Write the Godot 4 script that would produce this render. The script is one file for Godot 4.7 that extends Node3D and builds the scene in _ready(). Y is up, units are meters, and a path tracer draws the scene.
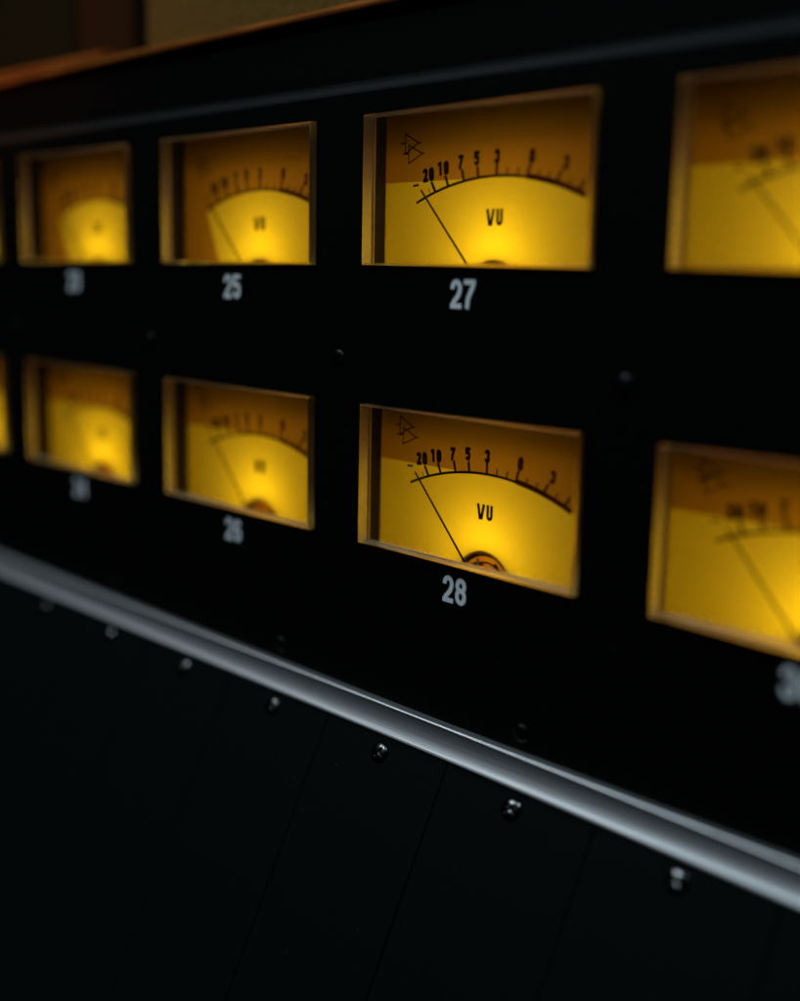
extends Node3D
# A console's meter bridge: two rows of amber-lit VU meters, a satin aluminium rail and black channel modules below.
# Lengths in the tables are millimetres; U turns them into metres. x runs along the panel, y up the panel, z out of it.

const U := 0.001
const PITCH := 102.65        # from meter to meter along a row
const ROW := 79.65           # from row to row
const METER_W := 80.0
const METER_H := 40.56
const COVER_FRONT := 2.2     # the clear cover stands this proud of the panel
const COVER_BACK := -5.8
const DIAL_Z := -15.8
const PIVOT := Vector2(37.3, -49.2)
const ARC_C := Vector2(37.4, -91.9)
const ARC_R := 75.0

var rng := RandomNumberGenerator.new()
var used := {}
var mat := {}


func _ready() -> void:
	rng.seed = 27
	camera_and_light()
	materials()
	bridge()
	rail()
	modules()
	for column in range(-3, 2):
		for row in 2:
			meter(column, row)
	things_on_top()
	dust()


# ---------------------------------------------------------------- camera, light

func camera_and_light() -> void:
	var right := Vector3(0.6830596, 0.01939093, -0.73010518)
	var down := Vector3(0.14486272, -0.98338403, 0.10941046)
	var ahead := Vector3(-0.7158522, -0.18049889, -0.67451892)
	var cam := Camera3D.new()
	cam.name = "camera"
	add_child(cam)
	cam.transform = Transform3D(Basis(right, -down, -ahead).orthonormalized(), Vector3(0.263857, -0.0431421, 0.233844))
	var lens := CameraAttributesPhysical.new()
	lens.frustum_focal_length = 50.0
	lens.frustum_focus_distance = 0.346
	lens.frustum_near = 0.01
	lens.frustum_far = 20.0
	lens.exposure_aperture = 3.7
	cam.attributes = lens
	cam.fov = 44.3455
	cam.near = 0.01
	cam.far = 20.0
	cam.current = true

	var env := Environment.new()
	env.background_mode = Environment.BG_COLOR
	env.background_color = Color(0, 0, 0)
	env.tonemap_mode = Environment.TONE_MAPPER_LINEAR
	env.tonemap_exposure = 1.0
	env.sdfgi_enabled = true
	env.ssao_enabled = true
	env.ssil_enabled = true
	var we := WorldEnvironment.new()
	we.name = "environment"
	we.environment = env
	add_child(we)

	# unseen area lights added for the cool room light, set for the rail highlights
	unseen_light(Vector3(0.24, 0.44, 0.24), Vector2(0.12, 0.12), 0.11, Color(0.86, 0.96, 1.0))
	unseen_light(Vector3(-0.80, 0.71, 0.84), Vector2(0.14, 0.14), 0.27, Color(0.95, 0.98, 1.0))
	unseen_light(Vector3(-0.46, 0.82, 0.94), Vector2(0.14, 0.14), 0.44, Color(0.84, 0.94, 1.0))
	# added warm spot with no visible lamp, aimed to brighten the wooden cap
	var warm := SpotLight3D.new()
	warm.name = "added_warm_light"
	warm.light_color = Color(1.0, 0.56, 0.2)
	warm.light_energy = 0.012
	warm.light_size = 0.02
	warm.spot_range = 6.0
	warm.spot_attenuation = 2.0
	warm.spot_angle = 32.0
	warm.spot_angle_attenuation = 1.0
	warm.shadow_enabled = true
	add_child(warm)
	warm.look_at_from_position(Vector3(-0.33, 0.085, 0.12), Vector3(-0.25, 0.045, -0.03), Vector3.UP)


func unseen_light(at: Vector3, size: Vector2, energy: float, colour: Color) -> void:
	var a := AreaLight3D.new()
	a.name = "unseen_area_light"
	a.area_size = size
	a.light_energy = energy
	a.light_color = colour
	a.shadow_enabled = true
	a.area_range = 8.0
	add_child(a, true)
	a.look_at_from_position(at, Vector3(0.03, -0.1, 0), Vector3.UP)


# ---------------------------------------------------------------- materials

func lin(r: float, g: float, b: float) -> Color:
	return Color(r, g, b).linear_to_srgb()


func plain(called: String, colour: Color, rough: float, metal := 0.0, spec := 0.5) -> StandardMaterial3D:
	var m := StandardMaterial3D.new()
	m.resource_name = called
	m.albedo_color = colour
	m.roughness = rough
	m.metallic = metal
	m.metallic_specular = spec
	mat[called] = m
	return m


func noise(freq: float, octaves: int, seed_: int, size := 512) -> NoiseTexture2D:
	var n := FastNoiseLite.new()
	n.noise_type = FastNoiseLite.TYPE_SIMPLEX_SMOOTH
	n.frequency = freq
	n.fractal_octaves = octaves
	n.seed = seed_
	var t := NoiseTexture2D.new()
	t.width = size
	t.height = size
	t.seamless = true
	t.noise = n
	return t


func relief(m: StandardMaterial3D, t: Texture2D, per_metre: Vector3, depth_cm: float) -> void:
	m.uv1_triplanar = true
	m.uv1_world_triplanar = true
	m.uv1_scale = per_metre
	m.heightmap_enabled = true
	m.heightmap_texture = t
	m.heightmap_scale = depth_cm


func film(called: String, colour: Color, through: Color) -> void:
	var m := plain(called, colour, 0.6, 0.0, 0.2)
	m.backlight_enabled = true
	m.backlight = through
	m.cull_mode = BaseMaterial3D.CULL_DISABLED


func materials() -> void:
	relief(plain("black_panel", lin(0.0017, 0.0018, 0.0018), 0.6, 0.0, 0.08), noise(0.08, 3, 3), Vector3.ONE * 40.0, 0.004)
	relief(plain("black_module", lin(0.0032, 0.0048, 0.0045), 0.55, 0.0, 0.12), noise(0.09, 3, 5), Vector3.ONE * 40.0, 0.005)
	plain("black_plastic", lin(0.035, 0.026, 0.018), 0.5, 0.0, 0.4)
	plain("number_ink", lin(0.64, 0.68, 0.70), 0.6, 0.0, 0.3)
	relief(plain("aluminium", lin(0.86, 0.87, 0.88), 0.46, 1.0), noise(0.02, 4, 9), Vector3(3.0, 90.0, 90.0), 0.003)
	plain("black_screw", lin(0.02, 0.02, 0.02), 0.34, 1.0)
	plain("steel_screw", lin(0.09, 0.09, 0.09), 0.2, 1.0)

	plain("dust", lin(0.05, 0.05, 0.048), 0.9, 0.0, 0.1)
	film("dial_gold", lin(0.32, 0.24, 0.03), lin(1.0, 0.95, 0.45))
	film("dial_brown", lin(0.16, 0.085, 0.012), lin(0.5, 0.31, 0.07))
	plain("dial_ink", lin(0.006, 0.004, 0.004), 0.6, 0.0, 0.2)
	plain("dial_red_ink", lin(0.10, 0.012, 0.006), 0.6, 0.0, 0.2)
	plain("needle_black", lin(0.008, 0.006, 0.005), 0.5, 0.0, 0.3)
	plain("housing_white", lin(0.55, 0.5, 0.4), 0.7, 0.0, 0.2)
	plain("glow_tinted_plastic", lin(0.75, 0.48, 0.08), 0.4)  # glow along the cover edges put into the amber colour
	plain("brass", lin(0.75, 0.5, 0.2), 0.35, 1.0)
	film("movement_amber", lin(0.25, 0.13, 0.05), lin(0.24, 0.12, 0.02))
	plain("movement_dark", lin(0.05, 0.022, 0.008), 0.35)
	plain("panel_edge", lin(0.003, 0.0045, 0.0045), 0.55, 0.0, 0.22)

	var glass := plain("clear_acrylic", Color(1, 1, 1, 0.0), 0.0)
	glass.transparency = BaseMaterial3D.TRANSPARENCY_ALPHA
	glass.refraction_enabled = true
	glass.refraction_scale = 0.049

	var edge := plain("sawn_acrylic", Color(1.0, 0.78, 0.26, 0.0), 0.42, 0.0, 0.1)  # amber tint stands in for lamp light piped to the edges
	edge.transparency = BaseMaterial3D.TRANSPARENCY_ALPHA
	edge.refraction_enabled = true
	edge.refraction_scale = 0.049

	var bulb := plain("bulb_glow", lin(0.9, 0.7, 0.3), 0.5)
	bulb.emission_enabled = true
	bulb.emission = lin(1.0, 0.6, 0.1)
	bulb.emission_energy_multiplier = 1.5

	var w := plain("wood", Color(1, 1, 1), 0.42, 0.0, 0.4)
	w.metallic_specular = 0.2
	var wood := noise(0.012, 5, 21)
	var ramp := Gradient.new()
	ramp.set_color(0, lin(0.12, 0.028, 0.003))
	ramp.set_color(1, lin(0.36, 0.11, 0.014))
	wood.color_ramp = ramp
	w.albedo_texture = wood
	w.uv1_triplanar = true
	w.uv1_world_triplanar = true
	w.uv1_scale = Vector3(4.0, 45.0, 45.0)

	var f := plain("fabric", Color(1, 1, 1), 0.95, 0.0, 0.1)
	var weave := noise(0.09, 3, 33)
	var tone := Gradient.new()
	tone.set_color(0, lin(0.06, 0.032, 0.007))
	tone.set_color(1, lin(0.20, 0.115, 0.03))
	weave.color_ramp = tone
	f.albedo_texture = weave
	f.uv1_triplanar = true
	f.uv1_world_triplanar = true
	f.uv1_scale = Vector3.ONE * 9.0
	plain("brown_board", lin(0.022, 0.010, 0.003), 0.8, 0.0, 0.1)
	plain("olive_cover", lin(0.009, 0.0085, 0.003), 0.8, 0.0, 0.1)
	plain("dark_post", lin(0.004, 0.003, 0.002), 0.8, 0.0, 0.1)


# ---------------------------------------------------------------- mesh helpers

func start() -> SurfaceTool:
	var st := SurfaceTool.new()
	st.begin(Mesh.PRIMITIVE_TRIANGLES)
	return st


# one triangle in millimetres, turned so that its front looks along n
func tri(st: SurfaceTool, a: Vector3, b: Vector3, c: Vector3, n: Vector3, na = null, nb = null, nc = null) -> void:
	var v := [a, b, c]
	var m: Array = [n if na == null else na, n if nb == null else nb, n if nc == null else nc]
	if (b - a).cross(c - a).dot(n) > 0.0:
		v = [a, c, b]
		m = [m[0], m[2], m[1]]
	for i in 3:
		st.set_normal(m[i])
		st.set_uv(Vector2(v[i].x, v[i].y) * 0.02)
		st.add_vertex(v[i] * U)


func quad(st: SurfaceTool, a: Vector3, b: Vector3, c: Vector3, d: Vector3, n: Vector3) -> void:
	tri(st, a, b, c, n)
	tri(st, a, c, d, n)


func box(st: SurfaceTool, lo: Vector3, hi: Vector3, b := 0.0) -> void:
	# a box with its edges chamfered by b
	var p := func(x: int, y: int, z: int, axis: int) -> Vector3:
		var q := Vector3(hi.x if x else lo.x, hi.y if y else lo.y, hi.z if z else lo.z)
		var s := Vector3(-1 if x else 1, -1 if y else 1, -1 if z else 1) * b
		s[axis] = 0.0
		return q + s
	for side in 2:
		var sg := 1.0 if side else -1.0
		quad(st, p.call(side, 0, 0, 0), p.call(side, 1, 0, 0), p.call(side, 1, 1, 0), p.call(side, 0, 1, 0), Vector3(sg, 0, 0))
		quad(st, p.call(0, side, 0, 1), p.call(1, side, 0, 1), p.call(1, side, 1, 1), p.call(0, side, 1, 1), Vector3(0, sg, 0))
		quad(st, p.call(0, 0, side, 2), p.call(1, 0, side, 2), p.call(1, 1, side, 2), p.call(0, 1, side, 2), Vector3(0, 0, sg))
	if b <= 0.0:
		return
	for i in 2:
		for j in 2:
			var si := 1.0 if i else -1.0
			var sj := 1.0 if j else -1.0
			quad(st, p.call(i, j, 0, 0), p.call(i, j, 1, 0), p.call(i, j, 1, 1), p.call(i, j, 0, 1), Vector3(si, sj, 0).normalized())
			quad(st, p.call(i, 0, j, 0), p.call(i, 1, j, 0), p.call(i, 1, j, 2), p.call(i, 0, j, 2), Vector3(si, 0, sj).normalized())
			quad(st, p.call(0, i, j, 1), p.call(1, i, j, 1), p.call(1, i, j, 2), p.call(0, i, j, 2), Vector3(0, si, sj).normalized())
			for k in 2:
				var sk := 1.0 if k else -1.0
				tri(st, p.call(i, j, k, 0), p.call(i, j, k, 1), p.call(i, j, k, 2), Vector3(si, sj, sk).normalized())


# a profile in (y, z), run along x; smooth where neighbours turn little
func run_profile(st: SurfaceTool, pts: PackedVector2Array, x0: float, x1: float, flip := 1.0) -> void:
	var face: Array[Vector2] = []
	for i in pts.size() - 1:
		var d := (pts[i + 1] - pts[i]).normalized()
		face.append(Vector2(-d.y, d.x) * flip)
	for i in pts.size() - 1:
		var n0 := face[i]
		var n1 := face[i]
		if i > 0 and face[i].dot(face[i - 1]) > 0.85:
			n0 = (face[i] + face[i - 1]).normalized()
		if i < face.size() - 1 and face[i].dot(face[i + 1]) > 0.85:
			n1 = (face[i] + face[i + 1]).normalized()
		var a := Vector3(x0, pts[i].x, pts[i].y)
		var b := Vector3(x0, pts[i + 1].x, pts[i + 1].y)
		var c := Vector3(x1, b.y, b.z)
		var d2 := Vector3(x1, a.y, a.z)
		var f := Vector3(0, face[i].x, face[i].y)
		var m0 := Vector3(0, n0.x, n0.y)
		var m1 := Vector3(0, n1.x, n1.y)
		tri(st, a, b, c, f, m0, m1, m1)
		tri(st, a, c, d2, f, m0, m1, m0)


# a lathed shape round +z at centre; profile of (radius, z) from the outside in
func lathe(st: SurfaceTool, centre: Vector3, prof: PackedVector2Array, seg := 32) -> void:
	for i in prof.size() - 1:
		var d := (prof[i + 1] - prof[i]).normalized()
		var n2 := Vector2(d.y, -d.x)
		for k in seg:
			var a0 := TAU * k / seg
			var a1 := TAU * (k + 1) / seg
			var r0 := Vector3(cos(a0), sin(a0), 0)
			var r1 := Vector3(cos(a1), sin(a1), 0)
			var p00 := centre + r0 * prof[i].x + Vector3(0, 0, prof[i].y)
			var p10 := centre + r1 * prof[i].x + Vector3(0, 0, prof[i].y)
			var p01 := centre + r0 * prof[i + 1].x + Vector3(0, 0, prof[i + 1].y)
			var p11 := centre + r1 * prof[i + 1].x + Vector3(0, 0, prof[i + 1].y)
			var m0 := r0 * n2.x + Vector3(0, 0, n2.y)
			var m1 := r1 * n2.x + Vector3(0, 0, n2.y)
			var f := (m0 + m1).normalized()
			if prof[i].x > 1e-5:
				tri(st, p00, p10, p11, f, m0, m1, m1)
			if prof[i + 1].x > 1e-5:
				tri(st, p00, p11, p01, f, m0, m1, m0)


# a flat printed line of the given width through the points, at height z
func stroke(st: SurfaceTool, pts: PackedVector2Array, width: float, z: float, closed := false) -> void:
	var n := pts.size()
	var left: Array[Vector2] = []
	var right: Array[Vector2] = []
	for i in n:
		var before := pts[(i - 1 + n) % n] if closed or i > 0 else pts[i] * 2.0 - pts[i + 1]
		var after := pts[(i + 1) % n] if closed or i < n - 1 else pts[i] * 2.0 - pts[i - 1]
		var d0 := (pts[i] - before).normalized()
		var d1 := (after - pts[i]).normalized()
		var t := (d0 + d1).normalized()
		var side := Vector2(-t.y, t.x)
		var reach := width * 0.5 / maxf(0.45, side.dot(Vector2(-d0.y, d0.x)))
		left.append(pts[i] + side * reach)
		right.append(pts[i] - side * reach)
	for i in (n if closed else n - 1):
		var j := (i + 1) % n
		quad(st, v3(left[i], z), v3(left[j], z), v3(right[j], z), v3(right[i], z), Vector3(0, 0, 1))


func v3(p: Vector2, z: float) -> Vector3:
	return Vector3(p.x, p.y, z)


func sheet(st: SurfaceTool, poly: PackedVector2Array, z: float) -> void:
	var index := Geometry2D.triangulate_polygon(poly)
	for i in range(0, index.size(), 3):
		tri(st, v3(poly[index[i]], z), v3(poly[index[i + 1]], z), v3(poly[index[i + 2]], z), Vector3(0, 0, 1))


func bow(c: Vector2, rx: float, ry: float, from: float, to: float, n := 10) -> PackedVector2Array:
	var out := PackedVector2Array()
	for i in n + 1:
		var a := deg_to_rad(lerpf(from, to, float(i) / n))
		out.append(c + Vector2(cos(a) * rx, sin(a) * ry))
	return out


# condensed bold figures as strokes in a box of height 1 and width GW
const GW := 0.54
func glyph(ch: String, s: float) -> Array:
	var a := s * 0.5
	var b := GW - a
	var cx := GW * 0.5
	var rx := (b - a) * 0.5
	var ry := rx * 1.15
	var out := []     # [points, closed]
	match ch:
		"0":
			var l := bow(Vector2(cx, 1 - a - ry), rx, ry, 0, 180)
			l.append_array(bow(Vector2(cx, a + ry), rx, ry, 180, 360))
			out.append([l, true])
		"1":
			out.append([PackedVector2Array([Vector2(cx + 0.05, 0), Vector2(cx + 0.05, 1)]), false])
			out.append([PackedVector2Array([Vector2(cx + 0.05, 0.9), Vector2(0.06, 0.78)]), false])
		"2":
			var l := bow(Vector2(cx, 1 - a - ry), rx, ry, 190, 0, 12)
			l.append_array(PackedVector2Array([Vector2(b, 0.68), Vector2(b - 0.02, 0.58), Vector2(b - 0.08, 0.44), Vector2(a + 0.06, 0.2), Vector2(a + 0.01, 0.04)]))
			out.append([l, false])
			out.append([PackedVector2Array([Vector2(0.0, a * 0.92), Vector2(GW, a * 0.92)]), false])
		"3":
			var l := bow(Vector2(cx, 1 - a - ry), rx, ry, 190, 0, 12)
			l.append_array(PackedVector2Array([Vector2(b, 0.66), Vector2(b - 0.04, 0.57), Vector2(cx - 0.03, 0.53)]))
			out.append([l, false])
			var k := bow(Vector2(cx, a + ry), rx, ry, 170, 360, 12)
			k.append_array(PackedVector2Array([Vector2(b, 0.38), Vector2(b - 0.04, 0.48), Vector2(cx - 0.03, 0.52)]))
			out.append([k, false])
		"4":
			out.append([PackedVector2Array([Vector2(b - 0.05, 0), Vector2(b - 0.05, 1)]), false])
			out.append([PackedVector2Array([Vector2(b - 0.09, 0.97), Vector2(a - 0.02, 0.3)]), false])
			out.append([PackedVector2Array([Vector2(0, 0.27), Vector2(GW + 0.03, 0.27)]), false])
		"5":
			out.append([PackedVector2Array([Vector2(a * 0.6, 1 - a * 0.95), Vector2(GW, 1 - a * 0.95)]), false])
			out.append([PackedVector2Array([Vector2(a, 0.98), Vector2(a, 0.46)]), false])
			var l := bow(Vector2(cx, a + ry), rx, ry, 180, 360, 12)
			l.append_array(bow(Vector2(cx, 0.6 - ry), rx, ry, 0, 150, 8))
			out.append([l, false])
		"6", "9":
			var l := bow(Vector2(cx, 0.57 - ry), rx, ry, 0, 180)
			l.append_array(bow(Vector2(cx, a + ry), rx, ry, 180, 360))
			out.append([l, true])
			var k := PackedVector2Array([Vector2(a, 0.25)])
			k.append_array(bow(Vector2(cx, 1 - a - ry), rx, ry, 180, 12))
			out.append([k, false])
			if ch == "9":
				for part in out:
					var turned := PackedVector2Array()
					for q in part[0]:
						turned.append(Vector2(GW, 1) - q)
					part[0] = turned
		"7":
			out.append([PackedVector2Array([Vector2(0, 1 - a * 0.95), Vector2(GW, 1 - a * 0.95)]), false])
			out.append([PackedVector2Array([Vector2(b + 0.02, 0.98), Vector2(b - 0.02, 0.78), Vector2(cx - 0.06, 0.35), Vector2(cx - 0.1, 0)]), false])
		"8":
			var l := bow(Vector2(cx, 1 - a - ry * 0.95), rx * 0.95, ry * 0.95, 0, 180)
			l.append_array(bow(Vector2(cx, 0.53 + ry * 0.8), rx * 0.95, ry * 0.8, 180, 360))
			out.append([l, true])
			var k := bow(Vector2(cx, 0.53 - ry * 0.8), rx, ry * 0.8, 0, 180)
			k.append_array(bow(Vector2(cx, a + ry), rx, ry, 180, 360))
			out.append([k, true])
		"V":
			out.append([PackedVector2Array([Vector2(a * 0.7 - 0.06, 1), Vector2(cx - 0.05, 0.0)]), false])
			out.append([PackedVector2Array([Vector2(GW - a * 0.7 + 0.06, 1), Vector2(cx + 0.05, 0.0)]), false])
		"U":
			var l := PackedVector2Array([Vector2(a, 1)])
			l.append_array(bow(Vector2(cx, a + ry), rx, ry, 180, 360, 12))
			l.append(Vector2(b, 1))
			out.append([l, false])
	return out


func write(st: SurfaceTool, text: String, centre: Vector2, height: float, weight: float, z: float, slant := 0.0, gap := 0.1) -> void:
	var wide := (GW * text.length() + gap * (text.length() - 1)) * height
	var turn := Transform2D(slant, centre)
	for i in text.length():
		var at := Vector2(-wide * 0.5 + i * (GW + gap) * height, -height * 0.5)
		var lift := 0.0
		for part in glyph(text[i], weight):
			var pts := PackedVector2Array()
			for q in part[0]:
				pts.append(turn * (at + q * height))
			stroke(st, pts, weight * height, z + lift, part[1])
			lift += 0.006


func numbered(called: String) -> String:
	used[called] = used.get(called, -1) + 1
	return called if used[called] == 0 else "%s_%03d" % [called, used[called]]


func obj(called: String, st: SurfaceTool, m: String, parent: Node) -> MeshInstance3D:
	var o := MeshInstance3D.new()
	o.name = called
	o.mesh = st.commit()
	o.material_override = mat[m]
	parent.add_child(o, true)
	return o


func tag(o: Node, label: String, category: String, group := "") -> void:
	o.set_meta("label", label)
	o.set_meta("category", category)
	if group:
		o.set_meta("group", group)


func thing(called: String, at_mm: Vector3) -> Node3D:
	var o := Node3D.new()
	o.name = numbered(called)
	add_child(o)
	o.position = at_mm * U
	return o


# ---------------------------------------------------------------- the bridge

const X0 := -430.0
const X1 := 330.0

var screw_shapes := {}

func screw(parent: Node, at: Vector3, r: float, m: String, turn: float) -> Node3D:
	# a pan head with a cross recess sunk into its crown
	if not screw_shapes.has(r):
		var st := start()
		st.set_smooth_group(-1)
		var rings := [1.0, 0.97, 0.9, 0.8, 0.72, 0.68, 0.58, 0.5, 0.42, 0.34, 0.28, 0.22, 0.17, 0.1, 0.0]
		var seg := 72
		var high := func(x: float, y: float) -> float:
			var q := sqrt(x * x + y * y)
			var z := 0.25 + r * 0.3 * sqrt(maxf(0.0, 1.0 - q * q * 0.98))
			var arm := minf(absf(x), absf(y))
			if q < 0.7 and (arm < 0.15 or q < 0.24):
				z -= r * lerpf(0.42, 0.2, clampf(q / 0.7, 0.0, 1.0))
			return z
		for i in rings.size() - 1:
			for k in seg:
				var p := []
				for e in [[i, k], [i, k + 1], [i + 1, k + 1], [i + 1, k]]:
					var a: float = TAU * e[1] / seg
					var x: float = cos(a) * rings[e[0]]
					var y: float = sin(a) * rings[e[0]]
					p.append(Vector3(x * r, y * r, high.call(x, y)))
				for f in [[0, 1, 2], [0, 2, 3]]:
					var n: Vector3 = (p[f[1]] - p[f[0]]).cross(p[f[2]] - p[f[0]])
					if n.length() > 1e-6:
						tri(st, p[f[0]], p[f[1]], p[f[2]], n.normalized() * (1.0 if n.z >= 0.0 else -1.0))
		lathe(st, Vector3.ZERO, PackedVector2Array([Vector2(r, -0.5), Vector2(r, 0.36)]), 36)
		screw_shapes[r] = st.commit()
	var s := MeshInstance3D.new()
	s.name = "screw"
	s.mesh = screw_shapes[r]
	s.material_override = mat[m]
	parent.add_child(s, true)
	s.transform = Transform3D(Basis(Vector3(0, 0, 1), turn), at * U)
	return s


func bridge() -> void:
	var t := thing("meter_bridge", Vector3.ZERO)
	tag(t, "long matt black metal meter bridge with two rows of rectangular openings", "meter bridge")
	# front panel: cells round the openings, with the openings' own edges
	var st := start()
	var gap := 0.12
	var thick := 5.0
	var xs := [X0]
	for c in range(-3, 3):
		xs.append(c * PITCH - gap)
		xs.append(c * PITCH + METER_W + gap)
	xs.append(X1)
	var ys := [6.4, gap, -METER_H - gap, -ROW + gap, -ROW - METER_H - gap, -165.7]
	for i in xs.size() - 1:
		for j in ys.size() - 1:
			var lo := Vector2(xs[i], ys[j + 1])
			var hi := Vector2(xs[i + 1], ys[j])
			if i % 2 == 1 and j % 2 == 1:
				for s in [[Vector3(lo.x, lo.y, 0), Vector3(lo.x, hi.y, 0), Vector3(1, 0, 0)], [Vector3(hi.x, lo.y, 0), Vector3(hi.x, hi.y, 0), Vector3(-1, 0, 0)], [Vector3(lo.x, lo.y, 0), Vector3(hi.x, lo.y, 0), Vector3(0, 1, 0)], [Vector3(lo.x, hi.y, 0), Vector3(hi.x, hi.y, 0), Vector3(0, -1, 0)]]:
					var back := Vector3(0, 0, -thick)
					quad(st, s[0], s[1], s[1] + back, s[0] + back, s[2])
				continue
			for z in [0.0, -thick]:
				quad(st, Vector3(lo.x, lo.y, z), Vector3(hi.x, lo.y, z), Vector3(hi.x, hi.y, z), Vector3(lo.x, hi.y, z), Vector3(0, 0, 1.0 if z == 0.0 else -1.0))
	obj("front_panel", st, "black_panel", t)
	# the rolled top edge of the panel, its material lightened and glossed for a highlight
	st = start()
	var roll := PackedVector2Array([Vector2(6.4, 0.0)])
	for i in range(1, 11):
		var a := deg_to_rad(9.0 * i)
		roll.append(Vector2(6.4 + 4.0 * sin(a), -4.0 + 4.0 * cos(a)))
	roll.append(Vector2(10.4, -6.0))
	run_profile(st, roll, X0, X1, -1.0)
	obj("top_edge", st, "panel_edge", t)
	# recessed fascia above the panel
	var fs := start()
	box(fs, Vector3(X0, 10.4, -30.0), Vector3(X1, 28.3, -6.0), 0.4)
	obj("fascia", fs, "black_panel", t)
	var back_ := start()
	box(back_, Vector3(X0, -230.0, -72.0), Vector3(X1, 28.3, -70.0), 0.3)
	obj("back_panel", back_, "black_panel", t)
	# wooden capping board with a rounded front edge
	var cs := start()
	var cap := PackedVector2Array([Vector2(28.4, -72.0), Vector2(28.4, -5.0)])
	for i in 13:
		var a := deg_to_rad(-90.0 + 15.0 * i)
		cap.append(Vector2(30.2 + 1.8 * sin(a), -5.0 + 3.0 * cos(a)))
	cap.append(Vector2(32.0, -72.0))
	run_profile(cs, cap, X0, X1, 1.0)
	obj("wooden_cap", cs, "wood", t)
	# panel screws
	for c in range(-4, 3):
		screw(t, Vector3(c * PITCH + 91.3, -67.2, 0.0), 2.5, "black_screw", rng.randf() * 1.5)
		screw(t, Vector3(c * PITCH + 63.9, -160.6, 0.0), 2.5, "black_screw", rng.randf() * 1.5)
		var pin := start()
		lathe(pin, Vector3(c * PITCH + 57.9, -155.2, 0.0), PackedVector2Array([Vector2(0.8, -0.2), Vector2(0.75, 0.2), Vector2(0.0, 0.3)]), 16)
		obj("pin", pin, "black_screw", t)
	# channel numbers printed under the openings
	for c in range(-3, 2):
		for r in 2:
			var n := 27 + c * 2 + r
			var ns := start()
			write(ns, str(n), Vector2(c * PITCH + 38.0, -r * ROW - 47.7), 7.5, 0.175, 0.06)
			var o := obj("channel_number", ns, "number_ink", t)
			o.set_meta("label", "pale grey channel number %d printed under its meter" % n)


func rail() -> void:
	var st := start()
	var p := PackedVector2Array([Vector2(-165.7, -1.0), Vector2(-165.7, 2.2)])
	for i in 7:
		var a := deg_to_rad(90.0 - 22.0 * i)
		p.append(Vector2(-166.2 + 0.5 * sin(a), 2.3 + 0.6 * cos(a)))
	var a0 := Vector2(-166.75, 2.25)
	var a1 := Vector2(-174.4, 3.5)
	var sag := 0.75
	var dir := (a1 - a0).normalized()
	var inward := Vector2(dir.y, -dir.x)
	if inward.y > 0:
		inward = -inward
	for i in 21:
		var s := i / 20.0
		var k := 1.0 - pow(2.0 * s - 1.0, 2.0)
		p.append(a0.lerp(a1, s) + inward * sag * k)
	for i in 6:
		var a := deg_to_rad(30.0 + 36.0 * i)
		p.append(Vector2(-174.65 - 0.35 * sin(a) * 0.9, 3.25 + 0.35 * cos(a)))
	p.append(Vector2(-174.8, -1.0))
	p.append(Vector2(-165.7, -1.0))
	run_profile(st, p, X0, X1, 1.0)
	var o := obj(numbered("trim_rail"), st, "aluminium", self)
	tag(o, "satin aluminium cove rail along the foot of the black panel", "trim rail")


func modules() -> void:
	# faceplates of the channel strips, tipped towards the operator
	var tip := Basis(Vector3(1, 0, 0), deg_to_rad(-26.0))
	var half := PITCH * 0.5
	for k in range(-6, 4):
		var x := -11.8 + k * half
		var t := thing("channel_module", Vector3(x, -175.4, 2.0))
		t.basis = tip
		var st := start()
		box(st, Vector3(0.16, -240.0, -2.0), Vector3(half - 0.16, 0.0, 0.0), 0.28)
		obj("faceplate", st, "black_module", t)
		screw(t, Vector3(half * 0.5, -5.4, 0.0), 3.1, "steel_screw", 0.55 + rng.randf() * 0.5)
		var under := ["twenty-two", "twenty-four", "twenty-six", "twenty-eight", "thirty"]
		tag(t, "black module faceplate below the rail, under the %s half of meter %s" % ["right" if posmod(k, 2) else "left", under[(k + 6) / 2]], "console module", "channel module faceplates below the rail")


# ---------------------------------------------------------------- one meter

func arc_y(x: float) -> float:
	return ARC_C.y + sqrt(ARC_R * ARC_R - (x - ARC_C.x) * (x - ARC_C.x))


func arc_points(x0: float, x1: float, n := 28, up := 0.0) -> PackedVector2Array:
	var out := PackedVector2Array()
	for i in n + 1:
		var x := lerpf(x0, x1, float(i) / n)
		out.append(Vector2(x, arc_y(x) + up))
	return out


const METER_LABELS := [
	"amber VU meter ending the upper row, beyond the meter over number 23", "amber VU meter ending the lower row, beyond the meter over number 24",
	"blurred upper amber VU meter over number 23, beside the meter numbered 25", "blurred lower amber VU meter over number 24, beside the meter numbered 26",
	"upper amber VU meter over number 25, brown tint running down left of its scale", "lower amber VU meter over number 26, half-round pivot opening at its foot, soft scale",
	"sharp upper amber VU meter over number 27, needle resting by the 20 mark", "sharp lower amber VU meter over number 28, pivot opening and needle in clear view",
	"large soft upper amber VU meter beside meter 27 and above meter 30", "large soft lower amber VU meter over number 30, beside meter 28",
]

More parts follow.
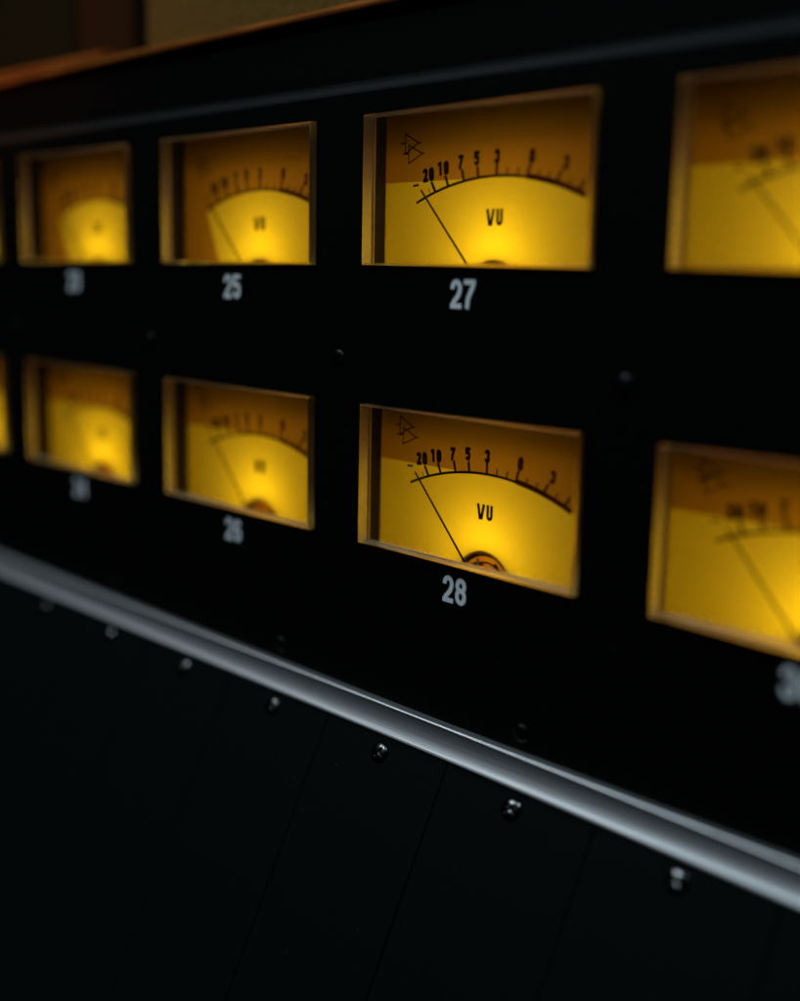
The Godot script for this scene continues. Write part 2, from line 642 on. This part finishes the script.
func meter(c: int, r: int) -> void:
	var n := 27 + c * 2 + r
	var t := thing("vu_meter", Vector3(c * PITCH, -r * ROW, 0))
	tag(t, METER_LABELS[n - 21], "VU meter", "VU meters of the bridge")

	# clear cover: a thick polished acrylic block
	var st := start()
	cover(t)

	# black case round the dial and white lamp housing behind it
	var lo := Vector2(-5.6, -54.0)
	var hi := Vector2(85.6, 5.6)
	st = start()
	ring(st, lo, hi, 1.0, -15.6, -5.15)
	obj("case", st, "black_plastic", t)
	st = start()
	ring(st, lo, hi, 1.0, -52.0, -16.0)
	box(st, Vector3(lo.x, lo.y, -53.2), Vector3(hi.x, hi.y, -52.1))
	obj("lamp_housing", st, "housing_white", t)

	st = start()
	ring(st, Vector2(0.3, -METER_H + 0.3), Vector2(METER_W - 0.3, -0.3), 1.0, -6.5, -5.95)  # added ring that draws the lit line along the cover edge
	obj("added_edge_ring", st, "glow_tinted_plastic", t)
	# unseen shelf added behind the dial to darken its upper part
	st = start()
	box(st, Vector3(lo.x, -8.8, -51.0), Vector3(hi.x, -8.0, DIAL_Z - 3.0))
	obj("added_baffle", st, "housing_white", t)

	dial(t, n)

	# needle, resting at the left end of the scale
	var swing: float = [0.0, 0.012, -0.01, 0.006][absi(n) % 4]
	var tip := PIVOT + (Vector2(10.6, -19.6) - PIVOT).rotated(swing)
	var along := (tip - PIVOT).normalized()
	var side := Vector2(-along.y, along.x)
	st = start()
	var nz := DIAL_Z + 1.3
	var w0 := 0.3
	var w1 := 0.2
	var root := PIVOT + along * 4.0
	var q := [root + side * w0, root - side * w0, tip - side * w1, tip + side * w1]
	for z in [nz, nz + 0.3]:
		quad(st, v3(q[0], z), v3(q[1], z), v3(q[2], z), v3(q[3], z), Vector3(0, 0, 1 if z > nz else -1))
	for i in 4:
		var j := (i + 1) % 4
		var m: Vector2 = (q[i] + q[j]) * 0.5 - (root + tip) * 0.5
		quad(st, v3(q[i], nz), v3(q[j], nz), v3(q[j], nz + 0.3), v3(q[i], nz + 0.3), Vector3(m.x, m.y, 0).normalized())
	obj("needle", st, "needle_black", t)

	# movement seen through the round aperture at the pivot
	var mv := start()
	lathe(mv, v3(PIVOT, DIAL_Z - 3.2), PackedVector2Array([Vector2(10.6, 3.1), Vector2(10.6, 0.0), Vector2(0.0, 0.0)]), 40)
	var cup := obj("movement", mv, "movement_amber", t)
	var sp := start()
	var turns := PackedVector2Array()
	for i in 40:
		var a := i * 0.3
		turns.append(PIVOT + Vector2(-0.6, 1.5) + Vector2(cos(a), sin(a)) * (3.0 + i * 0.09))
	stroke(sp, turns, 0.5, DIAL_Z - 2.2)
	obj("hairspring", sp, "movement_dark", cup)
	# dark crescent sheet: the aperture edge with its shade put into the colour
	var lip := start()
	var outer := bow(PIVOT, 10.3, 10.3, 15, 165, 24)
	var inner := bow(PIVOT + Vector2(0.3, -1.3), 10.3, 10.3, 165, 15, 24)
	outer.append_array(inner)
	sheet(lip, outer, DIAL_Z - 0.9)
	obj("aperture_lip_shade", lip, "movement_dark", cup)
	var arm := start()
	for b in [[Vector2(-5.5, 5.6), Vector2(-1.5, 6.6)], [Vector2(1.5, 3.6), Vector2(8.4, 5.2)], [Vector2(2.6, 7.2), Vector2(5.2, 4.2)]]:
		stroke(arm, PackedVector2Array([PIVOT + b[0], PIVOT + b[1]]), 1.1, DIAL_Z - 1.6)
	obj("bridge_bar", arm, "movement_dark", cup)
	var slot := start()
	box(slot, Vector3(PIVOT.x - 3.0, PIVOT.y + 4.2, DIAL_Z - 0.6), Vector3(PIVOT.x - 2.3, PIVOT.y + 8.2, DIAL_Z - 0.2), 0.1)
	obj("zero_adjuster", slot, "brass", cup)

	# the lamp behind the dial
	var bulb := start()
	var lp := Vector3(PIVOT.x, -39.0, DIAL_Z - 12.5)
	var bp := PackedVector2Array()
	for i in 9:
		var a := deg_to_rad(-90.0 + 22.5 * i)
		bp.append(Vector2(maxf(0.0, cos(a)) * 3.0, sin(a) * 3.0))
	lathe(bulb, lp, bp, 16)
	var lamp := obj("lamp", bulb, "bulb_glow", t)
	var l := OmniLight3D.new()
	l.name = "lamp_light"
	l.light_color = lin(1.0, 0.585, 0.008)
	l.light_energy = 0.0008 * [1.0, 0.94, 1.05, 0.97, 1.02][n % 5]
	l.light_size = 0.01
	l.omni_range = 2.0
	l.omni_attenuation = 2.0
	l.shadow_enabled = true
	lamp.add_child(l)
	l.position = lp * U


func cover(t: Node3D) -> void:
	# polished front and back, sawn and satined edges: one closed block of two surfaces
	var lo := Vector3(0, -METER_H, COVER_BACK)
	var hi := Vector3(METER_W, 0, COVER_FRONT)
	var b := 0.35
	var e := 0.5
	var faces := start()
	var edges := start()
	for z in [lo.z, hi.z]:
		var k0: float = e if z > 0 else b
		quad(faces, Vector3(lo.x + k0, lo.y + k0, z), Vector3(hi.x - k0, lo.y + k0, z), Vector3(hi.x - k0, hi.y - k0, z), Vector3(lo.x + k0, hi.y - k0, z), Vector3(0, 0, 1 if z > 0 else -1))
	var c := [Vector2(lo.x, lo.y), Vector2(hi.x, lo.y), Vector2(hi.x, hi.y), Vector2(lo.x, hi.y)]
	var k := [Vector2(lo.x + b, lo.y + b), Vector2(hi.x - b, lo.y + b), Vector2(hi.x - b, hi.y - b), Vector2(lo.x + b, hi.y - b)]
	var g := [Vector2(lo.x + e, lo.y + e), Vector2(hi.x - e, lo.y + e), Vector2(hi.x - e, hi.y - e), Vector2(lo.x + e, hi.y - e)]
	var out := [Vector3(0, -1, 0), Vector3(1, 0, 0), Vector3(0, 1, 0), Vector3(-1, 0, 0)]
	for i in 4:
		var j := (i + 1) % 4
		quad(edges, v3(c[i], lo.z + b), v3(c[j], lo.z + b), v3(c[j], hi.z - e), v3(c[i], hi.z - e), out[i])
		quad(edges, v3(c[i], hi.z - e), v3(c[j], hi.z - e), v3(g[j], hi.z), v3(g[i], hi.z), (out[i] + Vector3(0, 0, 1)).normalized())
		quad(edges, v3(c[i], lo.z + b), v3(c[j], lo.z + b), v3(k[j], lo.z), v3(k[i], lo.z), (out[i] - Vector3(0, 0, 1)).normalized())
	var m: ArrayMesh = faces.commit()
	edges.commit(m)
	m.surface_set_material(0, mat["clear_acrylic"])
	m.surface_set_material(1, mat["sawn_acrylic"])
	var o := MeshInstance3D.new()
	o.name = "cover"
	o.mesh = m
	t.add_child(o)


func ring(st: SurfaceTool, lo: Vector2, hi: Vector2, wall: float, z0: float, z1: float) -> void:
	box(st, Vector3(lo.x - wall, lo.y - wall, z0), Vector3(lo.x, hi.y + wall, z1))
	box(st, Vector3(hi.x, lo.y - wall, z0), Vector3(hi.x + wall, hi.y + wall, z1))
	box(st, Vector3(lo.x, lo.y - wall, z0), Vector3(hi.x, lo.y, z1))
	box(st, Vector3(lo.x, hi.y, z0), Vector3(hi.x, hi.y + wall, z1))


func dial(t: Node3D, n: int) -> void:
	var z := DIAL_Z
	var d := Node3D.new()
	d.name = "dial"
	t.add_child(d)
	var lo := Vector2(-5.5, -53.9)
	var hi := Vector2(85.5, 5.5)
	# aperture round the pivot, cut from the lower edge
	var notch := bow(PIVOT, 9.7, 9.7, 0, 180, 24)
	var base := PackedVector2Array([Vector2(lo.x, lo.y)])
	notch.reverse()
	var below := PackedVector2Array([Vector2(PIVOT.x - 9.7, lo.y)])
	below.append_array(notch)
	below.append(Vector2(PIVOT.x + 9.7, lo.y))
	var gold := PackedVector2Array()
	var brown := PackedVector2Array()
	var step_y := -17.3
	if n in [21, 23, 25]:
		# the brown field runs down beside the scale
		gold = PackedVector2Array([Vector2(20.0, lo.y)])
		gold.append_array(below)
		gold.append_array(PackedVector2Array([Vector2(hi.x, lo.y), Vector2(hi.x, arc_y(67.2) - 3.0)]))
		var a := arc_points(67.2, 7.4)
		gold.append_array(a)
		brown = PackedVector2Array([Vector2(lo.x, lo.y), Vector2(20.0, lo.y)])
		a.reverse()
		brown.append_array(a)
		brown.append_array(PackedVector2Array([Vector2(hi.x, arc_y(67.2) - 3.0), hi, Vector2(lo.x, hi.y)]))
	else:
		var meet := ARC_C.x - sqrt(ARC_R * ARC_R - pow(step_y - ARC_C.y, 2.0))
		gold = PackedVector2Array([lo])
		gold.append_array(below)
		gold.append_array(PackedVector2Array([Vector2(hi.x, lo.y), Vector2(hi.x, arc_y(67.2) - 3.0)]))
		var a := arc_points(67.2, meet)
		gold.append_array(a)
		gold.append(Vector2(lo.x, step_y))
		a.reverse()
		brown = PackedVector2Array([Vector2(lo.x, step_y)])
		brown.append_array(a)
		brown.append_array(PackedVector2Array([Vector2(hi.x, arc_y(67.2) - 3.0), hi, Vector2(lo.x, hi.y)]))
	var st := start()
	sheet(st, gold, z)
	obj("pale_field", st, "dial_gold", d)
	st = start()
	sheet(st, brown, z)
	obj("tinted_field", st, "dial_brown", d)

	# scale arc: thin black up to 0, broad red beyond
	st = start()
	stroke(st, arc_points(7.4, 48.2), 0.74, z + 0.12)
	obj("scale_arc", st, "dial_ink", d)
	st = start()
	stroke(st, arc_points(48.2, 67.4, 16, 0.2), 1.5, z + 0.14)
	obj("red_arc", st, "dial_red_ink", d)
	# ticks: foot, head, width, red
	var ticks := [
		[Vector2(14.7, -20.2), Vector2(13.1, -17.5), 0.9, false], [Vector2(19.7, -18.9), Vector2(18.4, -16.0), 0.9, false],
		[Vector2(25.5, -17.6), Vector2(24.7, -14.7), 0.9, false], [Vector2(30.8, -17.0), Vector2(30.4, -14.2), 0.9, false],
		[Vector2(37.4, -16.8), Vector2(37.4, -13.7), 0.9, false], [Vector2(48.1, -17.4), Vector2(48.95, -14.4), 0.9, true],
		[Vector2(57.9, -19.1), Vector2(59.3, -16.6), 0.9, true], [Vector2(65.2, -21.4), Vector2(66.8, -19.1), 0.9, true],
		[Vector2(12.9, -21.0), Vector2(12.1, -19.3), 0.28, false], [Vector2(41.0, -16.9), Vector2(41.2, -14.9), 0.48, false],
		[Vector2(44.6, -17.1), Vector2(45.05, -15.1), 0.48, false], [Vector2(51.6, -17.9), Vector2(52.2, -16.0), 0.48, true],
		[Vector2(54.9, -18.5), Vector2(55.7, -16.7), 0.48, true], [Vector2(61.7, -20.2), Vector2(62.7, -18.6), 0.48, true],
	]
	for k in ticks:
		st = start()
		stroke(st, PackedVector2Array([k[0], k[1]]), k[2], z + 0.10)
		obj("tick", st, "dial_red_ink" if k[3] else "dial_ink", d)
	for k in [["20", Vector2(11.9, -15.7), 0.10, false], ["10", Vector2(17.6, -14.2), 0.07, false], ["7", Vector2(24.3, -12.9), 0.05, false], ["5", Vector2(30.1, -12.2), 0.03, false],
			["3", Vector2(37.4, -12.0), 0.0, false], ["0", Vector2(49.5, -12.6), -0.08, true], ["3", Vector2(60.7, -14.8), -0.16, true], ["5", Vector2(68.7, -17.4), -0.22, true]]:
		st = start()
		write(st, k[0], k[1] + Vector2(0, 0.1), 3.8, 0.265, z + 0.12, k[2], 0.1)
		obj("numeral", st, "dial_red_ink" if k[3] else "dial_ink", d)
	st = start()
	stroke(st, PackedVector2Array([Vector2(5.9, -18.4), Vector2(8.2, -18.2)]), 0.6, z + 0.12)
	obj("minus_sign", st, "dial_ink", d)
	st = start()
	write(st, "VU", Vector2(37.3, -27.6), 4.4, 0.225, z + 0.12, 0.0, 0.2)
	obj("vu_lettering", st, "dial_ink", d)
	# emblem: two overlapping amplifier triangles with short leads
	st = start()
	stroke(st, PackedVector2Array([Vector2(2.5, -4.1), Vector2(2.5, -9.4), Vector2(7.8, -6.8)]), 0.4, z + 0.12, true)
	stroke(st, PackedVector2Array([Vector2(3.9, -7.3), Vector2(3.9, -12.2), Vector2(9.4, -9.7)]), 0.4, z + 0.13, true)
	for k in [[Vector2(0.7, -6.6), Vector2(2.5, -6.6)], [Vector2(7.7, -6.8), Vector2(8.9, -6.8)], [Vector2(1.5, -9.5), Vector2(3.9, -9.5)], [Vector2(9.3, -9.7), Vector2(10.3, -9.7)]]:
		stroke(st, PackedVector2Array(k), 0.4, z + 0.14)
	obj("emblem", st, "dial_ink", d)


# ---------------------------------------------------------------- what stands on the bridge

func things_on_top() -> void:
	var st := start()
	box(st, Vector3(-168.5, 32.1, -70.0), Vector3(60.0, 140.0, -34.0), 1.5)
	tag(obj(numbered("fabric_box"), st, "fabric", self), "beige fabric covered box standing on the wooden cap", "box")
	st = start()
	box(st, Vector3(-183.0, 32.1, -66.0), Vector3(-170.5, 150.0, -40.0), 0.8)
	tag(obj(numbered("post"), st, "dark_post", self), "narrow black post between the beige fabric box and the brown board", "post")
	st = start()
	box(st, Vector3(-228.0, 32.1, -60.0), Vector3(-184.5, 150.0, -38.0), 0.8)
	tag(obj(numbered("brown_board"), st, "brown_board", self), "dull brown board standing beside the black post", "board")
	st = start()
	box(st, Vector3(-420.0, 32.1, -64.0), Vector3(-230.0, 150.0, -38.0), 1.0)
	tag(obj(numbered("olive_case"), st, "olive_cover", self), "dark olive case standing beside the brown board", "case")
	# rounded wooden bar lying along the cap in front of the olive case
	st = start()
	var p := PackedVector2Array()
	for i in 25:
		var a := TAU * i / 24.0
		p.append(Vector2(34.5 + 2.4 * sin(a), -12.0 + 4.0 * cos(a)))
	run_profile(st, p, -420.0, -158.0, -1.0)
	for i in 24:
		tri(st, Vector3(-158.0, 34.5, -12.0), Vector3(-158.0, p[i].x, p[i].y), Vector3(-158.0, p[i + 1].x, p[i + 1].y), Vector3(1, 0, 0))
		tri(st, Vector3(-420.0, 34.5, -12.0), Vector3(-420.0, p[i].x, p[i].y), Vector3(-420.0, p[i + 1].x, p[i + 1].y), Vector3(-1, 0, 0))
	tag(obj(numbered("wooden_bar"), st, "wood", self), "rounded wooden bar lying on the cap in front of the olive case", "wooden bar")


# lint and dust specks lying on the black paint
func dust() -> void:
	var st := start()
	var tip := Basis(Vector3(1, 0, 0), deg_to_rad(-26.0))
	for i in 420:
		var at: Vector3
		var on_module := i % 3 > 0
		if on_module:
			at = Vector3(-11.8, -175.4, 2.0) + tip * Vector3(rng.randf_range(-180, 200), rng.randf_range(-120, -3), 0.03)
		else:
			at = Vector3(rng.randf_range(-200, 200), rng.randf_range(-164, 5), 0.03)
			var fx := fposmod(at.x, PITCH)
			if fx < METER_W + 1.0 and fposmod(-at.y, ROW) < METER_H + 13.0:
				continue
		var b := tip if on_module else Basis()
		var size := rng.randf_range(0.05, 0.16)
		var turn := rng.randf() * TAU
		var long := rng.randf_range(1.0, 3.5) if rng.randf() < 0.2 else rng.randf_range(0.7, 1.4)
		var p := []
		for k in 5:
			var a := TAU * k / 5.0
			var q := Vector2(cos(a) * size * long, sin(a) * size) * rng.randf_range(0.7, 1.2)
			p.append(at + b * v3(q.rotated(turn), 0.0))
		for k in range(1, 4):
			tri(st, p[0], p[k], p[k + 1], b * Vector3(0, 0, 1))
	var o := obj(numbered("dust"), st, "dust", self)
	tag(o, "fine pale dust specks on the black panels", "dust")
	o.set_meta("kind", "stuff")
